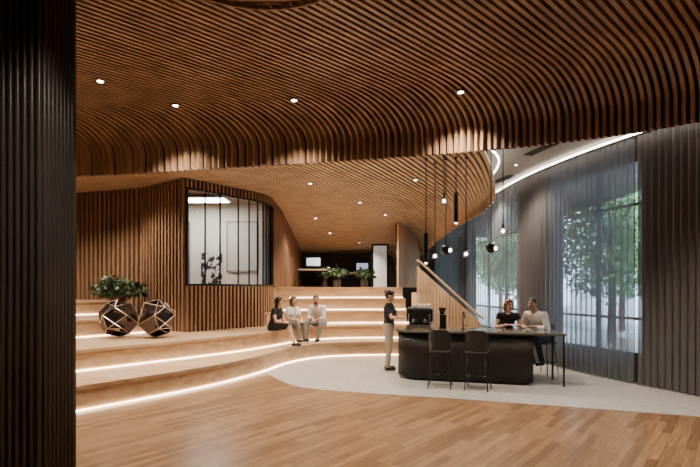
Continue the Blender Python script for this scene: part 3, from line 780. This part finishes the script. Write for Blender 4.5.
    for s,n in((1,'R'),(-1,'L')):
        S=V(J.get('sh'+n, ch.lerp(nk,.72)+R*s*sw)); Wt=V(J['wr'+n]); E,Wt=ik(S,Wt,la,lb,J.get('hint'+n,(s*.6,-.4,-.6)))
        ak=1 if female else 1.15
        body.cap(ch.lerp(nk,.6)+R*s*.08,.06*ak,S,.052*ak); body.cap(S,.05*ak,E,.037*ak); body.cap(E,.037*ak,Wt,.024*ak)
        sh.cap(ch.lerp(nk,.6)+R*s*.08,.066*ak,S,.063*ak)
        if sleeve<=1: q=S.lerp(E,sleeve); sh.cap(S,.062*ak,q,.054*ak)
        else: sh.cap(S,.06*ak,E,.05*ak); q=E.lerp(Wt,sleeve-1); sh.cap(E,.05*ak,q,.036*ak)
        hdir=V(J.get('hd'+n,(Wt-E))); hand(body,Wt,hdir,V(J.get('hn'+n,(0,0,-1))),s,J.get('curl'+n,.4))
    for s,n in((1,'R'),(-1,'L')):
        H=pel+R*s*.088-upA*.03; K=V(J['kn'+n]); An=V(J['an'+n]); T=An+V(J.get('toe'+n,(0,.15,-.045)))
        body.cap(H,.085,K,.052); body.cap(K,.052,K.lerp(An,.35)+V((0,-.012,0)),.052); body.cap(K.lerp(An,.35)+V((0,-.012,0)),.052,An,.034)
        body.cap(An,.034,An+V((0,-.03,-.04)),.03); body.cap(An+V((0,0,-.03)),.03,T,.026)
        if dress: pt.cap(H,.105,H.lerp(K,.92),.085)
        else:
            pt.cap(H,.099,K,.068); e2=K.lerp(An,pants); pt.cap(K,.068,e2,.05)
        d=(T-An); d.z=0; d.normalize()
        so.cap(An+V((0,0,-.042))-d*.035,.036,T,.034); so.cap(An+V((0,0,-.02)),.038,An+V((0,0,-.045)),.04)
    pt.loft([tsec(pel-upA*.1,upA,.12,.1),tsec(pel-upA*.03,upA,.182,.13),tsec(pel+upA*.08,upA,.172,.122)],18)
    body.build('body',M[skin],e,mods=[('remesh',.0065,3)])
    sh.build('top',M[top],e,mods=[('remesh',.011,4)])
    pt.build('dress_skirt' if dress else 'trousers',M[bottom],e,mods=[('remesh',.011,4)])
    so.build('shoes',M[shoe],e,mods=[('remesh',.01,3)])
    return e
person((.85,10.95,.006),(.95,-.3,0),'standing woman in black top and khaki trousers operating the espresso machine',
 dict(pelvis=(0,0,.95),chest=(0,.01,1.23),neck=(0,.0,1.46),head=(0,.03,1.615),look=(0,1,-.3),
  wrR=(.12,.33,1.15),wrL=(-.1,.36,1.12),knR=(.1,.03,.5),knL=(-.1,-.01,.5),anR=(.11,.0,.085),anL=(-.11,-.06,.085)),
 'cblack','cbeige','hdark',hairstyle='bun',sleeve=.6)
def sit(dz=-.37,lean=.12,**k):
    d=dict(pelvis=(0,-.02,.1),chest=(0,lean*.45,.36),neck=(0,lean,.56),head=(0,lean+.04,.705),
     knR=(.11,.4,.115),knL=(-.11,.4,.115),anR=(.12,.42,dz+.085),anL=(-.12,.42,dz+.085),wrR=(.1,.33,.2),wrL=(-.1,.33,.2))
    d.update(k); return d
person((-1.9,12.5,.745),(.93,-.36,0),'woman with long dark hair in a black dress seated on the steps, leftmost of three',
 sit(lean=.1,look=(-.25,1,-.1),wrR=(.1,.38,.2),wrL=(-.05,.3,.22),knR=(.07,.42,.12),knL=(-.06,.4,.13),anR=(.1,.62,-.285),anL=(-.02,.56,-.285)),'cblack','cblack','hdark',hairstyle='long',sleeve=.35,dress=True)
person((-1.6,13.5,.745),(.75,-.66,0),'person in white top seated on the steps between the black dress and the man',
 sit(lean=.08,look=(.2,1,0)),'cwhite','cgrey','hbrown',hairstyle='bob',sleeve=.6,skin='skin')
person((-.83,13.98,.745),(-.35,-.94,0),'bearded man in a pale shirt leaning forward, seated on the steps, rightmost of three',
 sit(lean=.24,look=(-.5,1,-.15),knR=(.19,.4,.12),knL=(-.19,.4,.12),anR=(.2,.42,-.285),anL=(-.14,.46,-.285),wrR=(.05,.42,.2),wrL=(-.05,.44,.18)),'cwhite','cgrey','hbrown',female=False,beard=True,sleeve=1.4,skin='skin2',sc=1.04)
person((3.3,10.66,.7),(-.05,-1,0),'auburn haired woman in a black top leaning her elbows on the bar',
 sit(lean=.28,look=(-.2,1,-.1),anR=(.1,.2,-.39),anL=(-.1,.2,-.39),knR=(.1,.38,.06),knL=(-.1,.38,.06),wrR=(.1,.5,.33),wrL=(-.14,.52,.33),hdR=(-1,.2,.1),hdL=(1,.3,.1),hintR=(.6,0,-.8),hintL=(-.6,0,-.8)),'cblack','cnavy','hred',hairstyle='bob',sleeve=.3,sc=1.04)
person((4.02,10.36,.7),(-.84,-.54,0),'greying man in a white shirt sitting at the right end of the bar',
 sit(lean=.3,look=(-.1,1,-.12),anR=(.1,.2,-.37),anL=(-.1,.2,-.37),knR=(.12,.38,.06),knL=(-.12,.38,.06),wrR=(.14,.46,.3),wrL=(-.12,.46,.3),hdR=(-.8,.6,0),hdL=(.8,.6,0)),'cwhite','cnavy','hgrey',female=False,sleeve=1.7,skin='skin2',sc=1.08)

# ------------------------------------------------------------------ world, sun, camera
w=bpy.data.worlds.new('World'); bpy.context.scene.world=w; w.use_nodes=True
bg=w.node_tree.nodes['Background']; bg.inputs[0].default_value=(.62,.8,1,1); bg.inputs[1].default_value=8.5
sl=bpy.data.lights.new('sun','SUN'); sl.energy=9; sl.angle=.02; sl.color=(1,.95,.88); so_=bpy.data.objects.new('sun',sl); col.objects.link(so_); so_.rotation_euler=(math.radians(25),math.radians(-38),0)
cd=bpy.data.cameras.new('cam'); cam=bpy.data.objects.new('camera',cd); col.objects.link(cam)
cam.location=(0,0,EYE); cam.rotation_euler=(math.pi/2,0,0); cd.sensor_width=36; cd.lens=500/700*36; cd.shift_y=56.5/700; cd.clip_end=200
bpy.context.scene.camera=cam
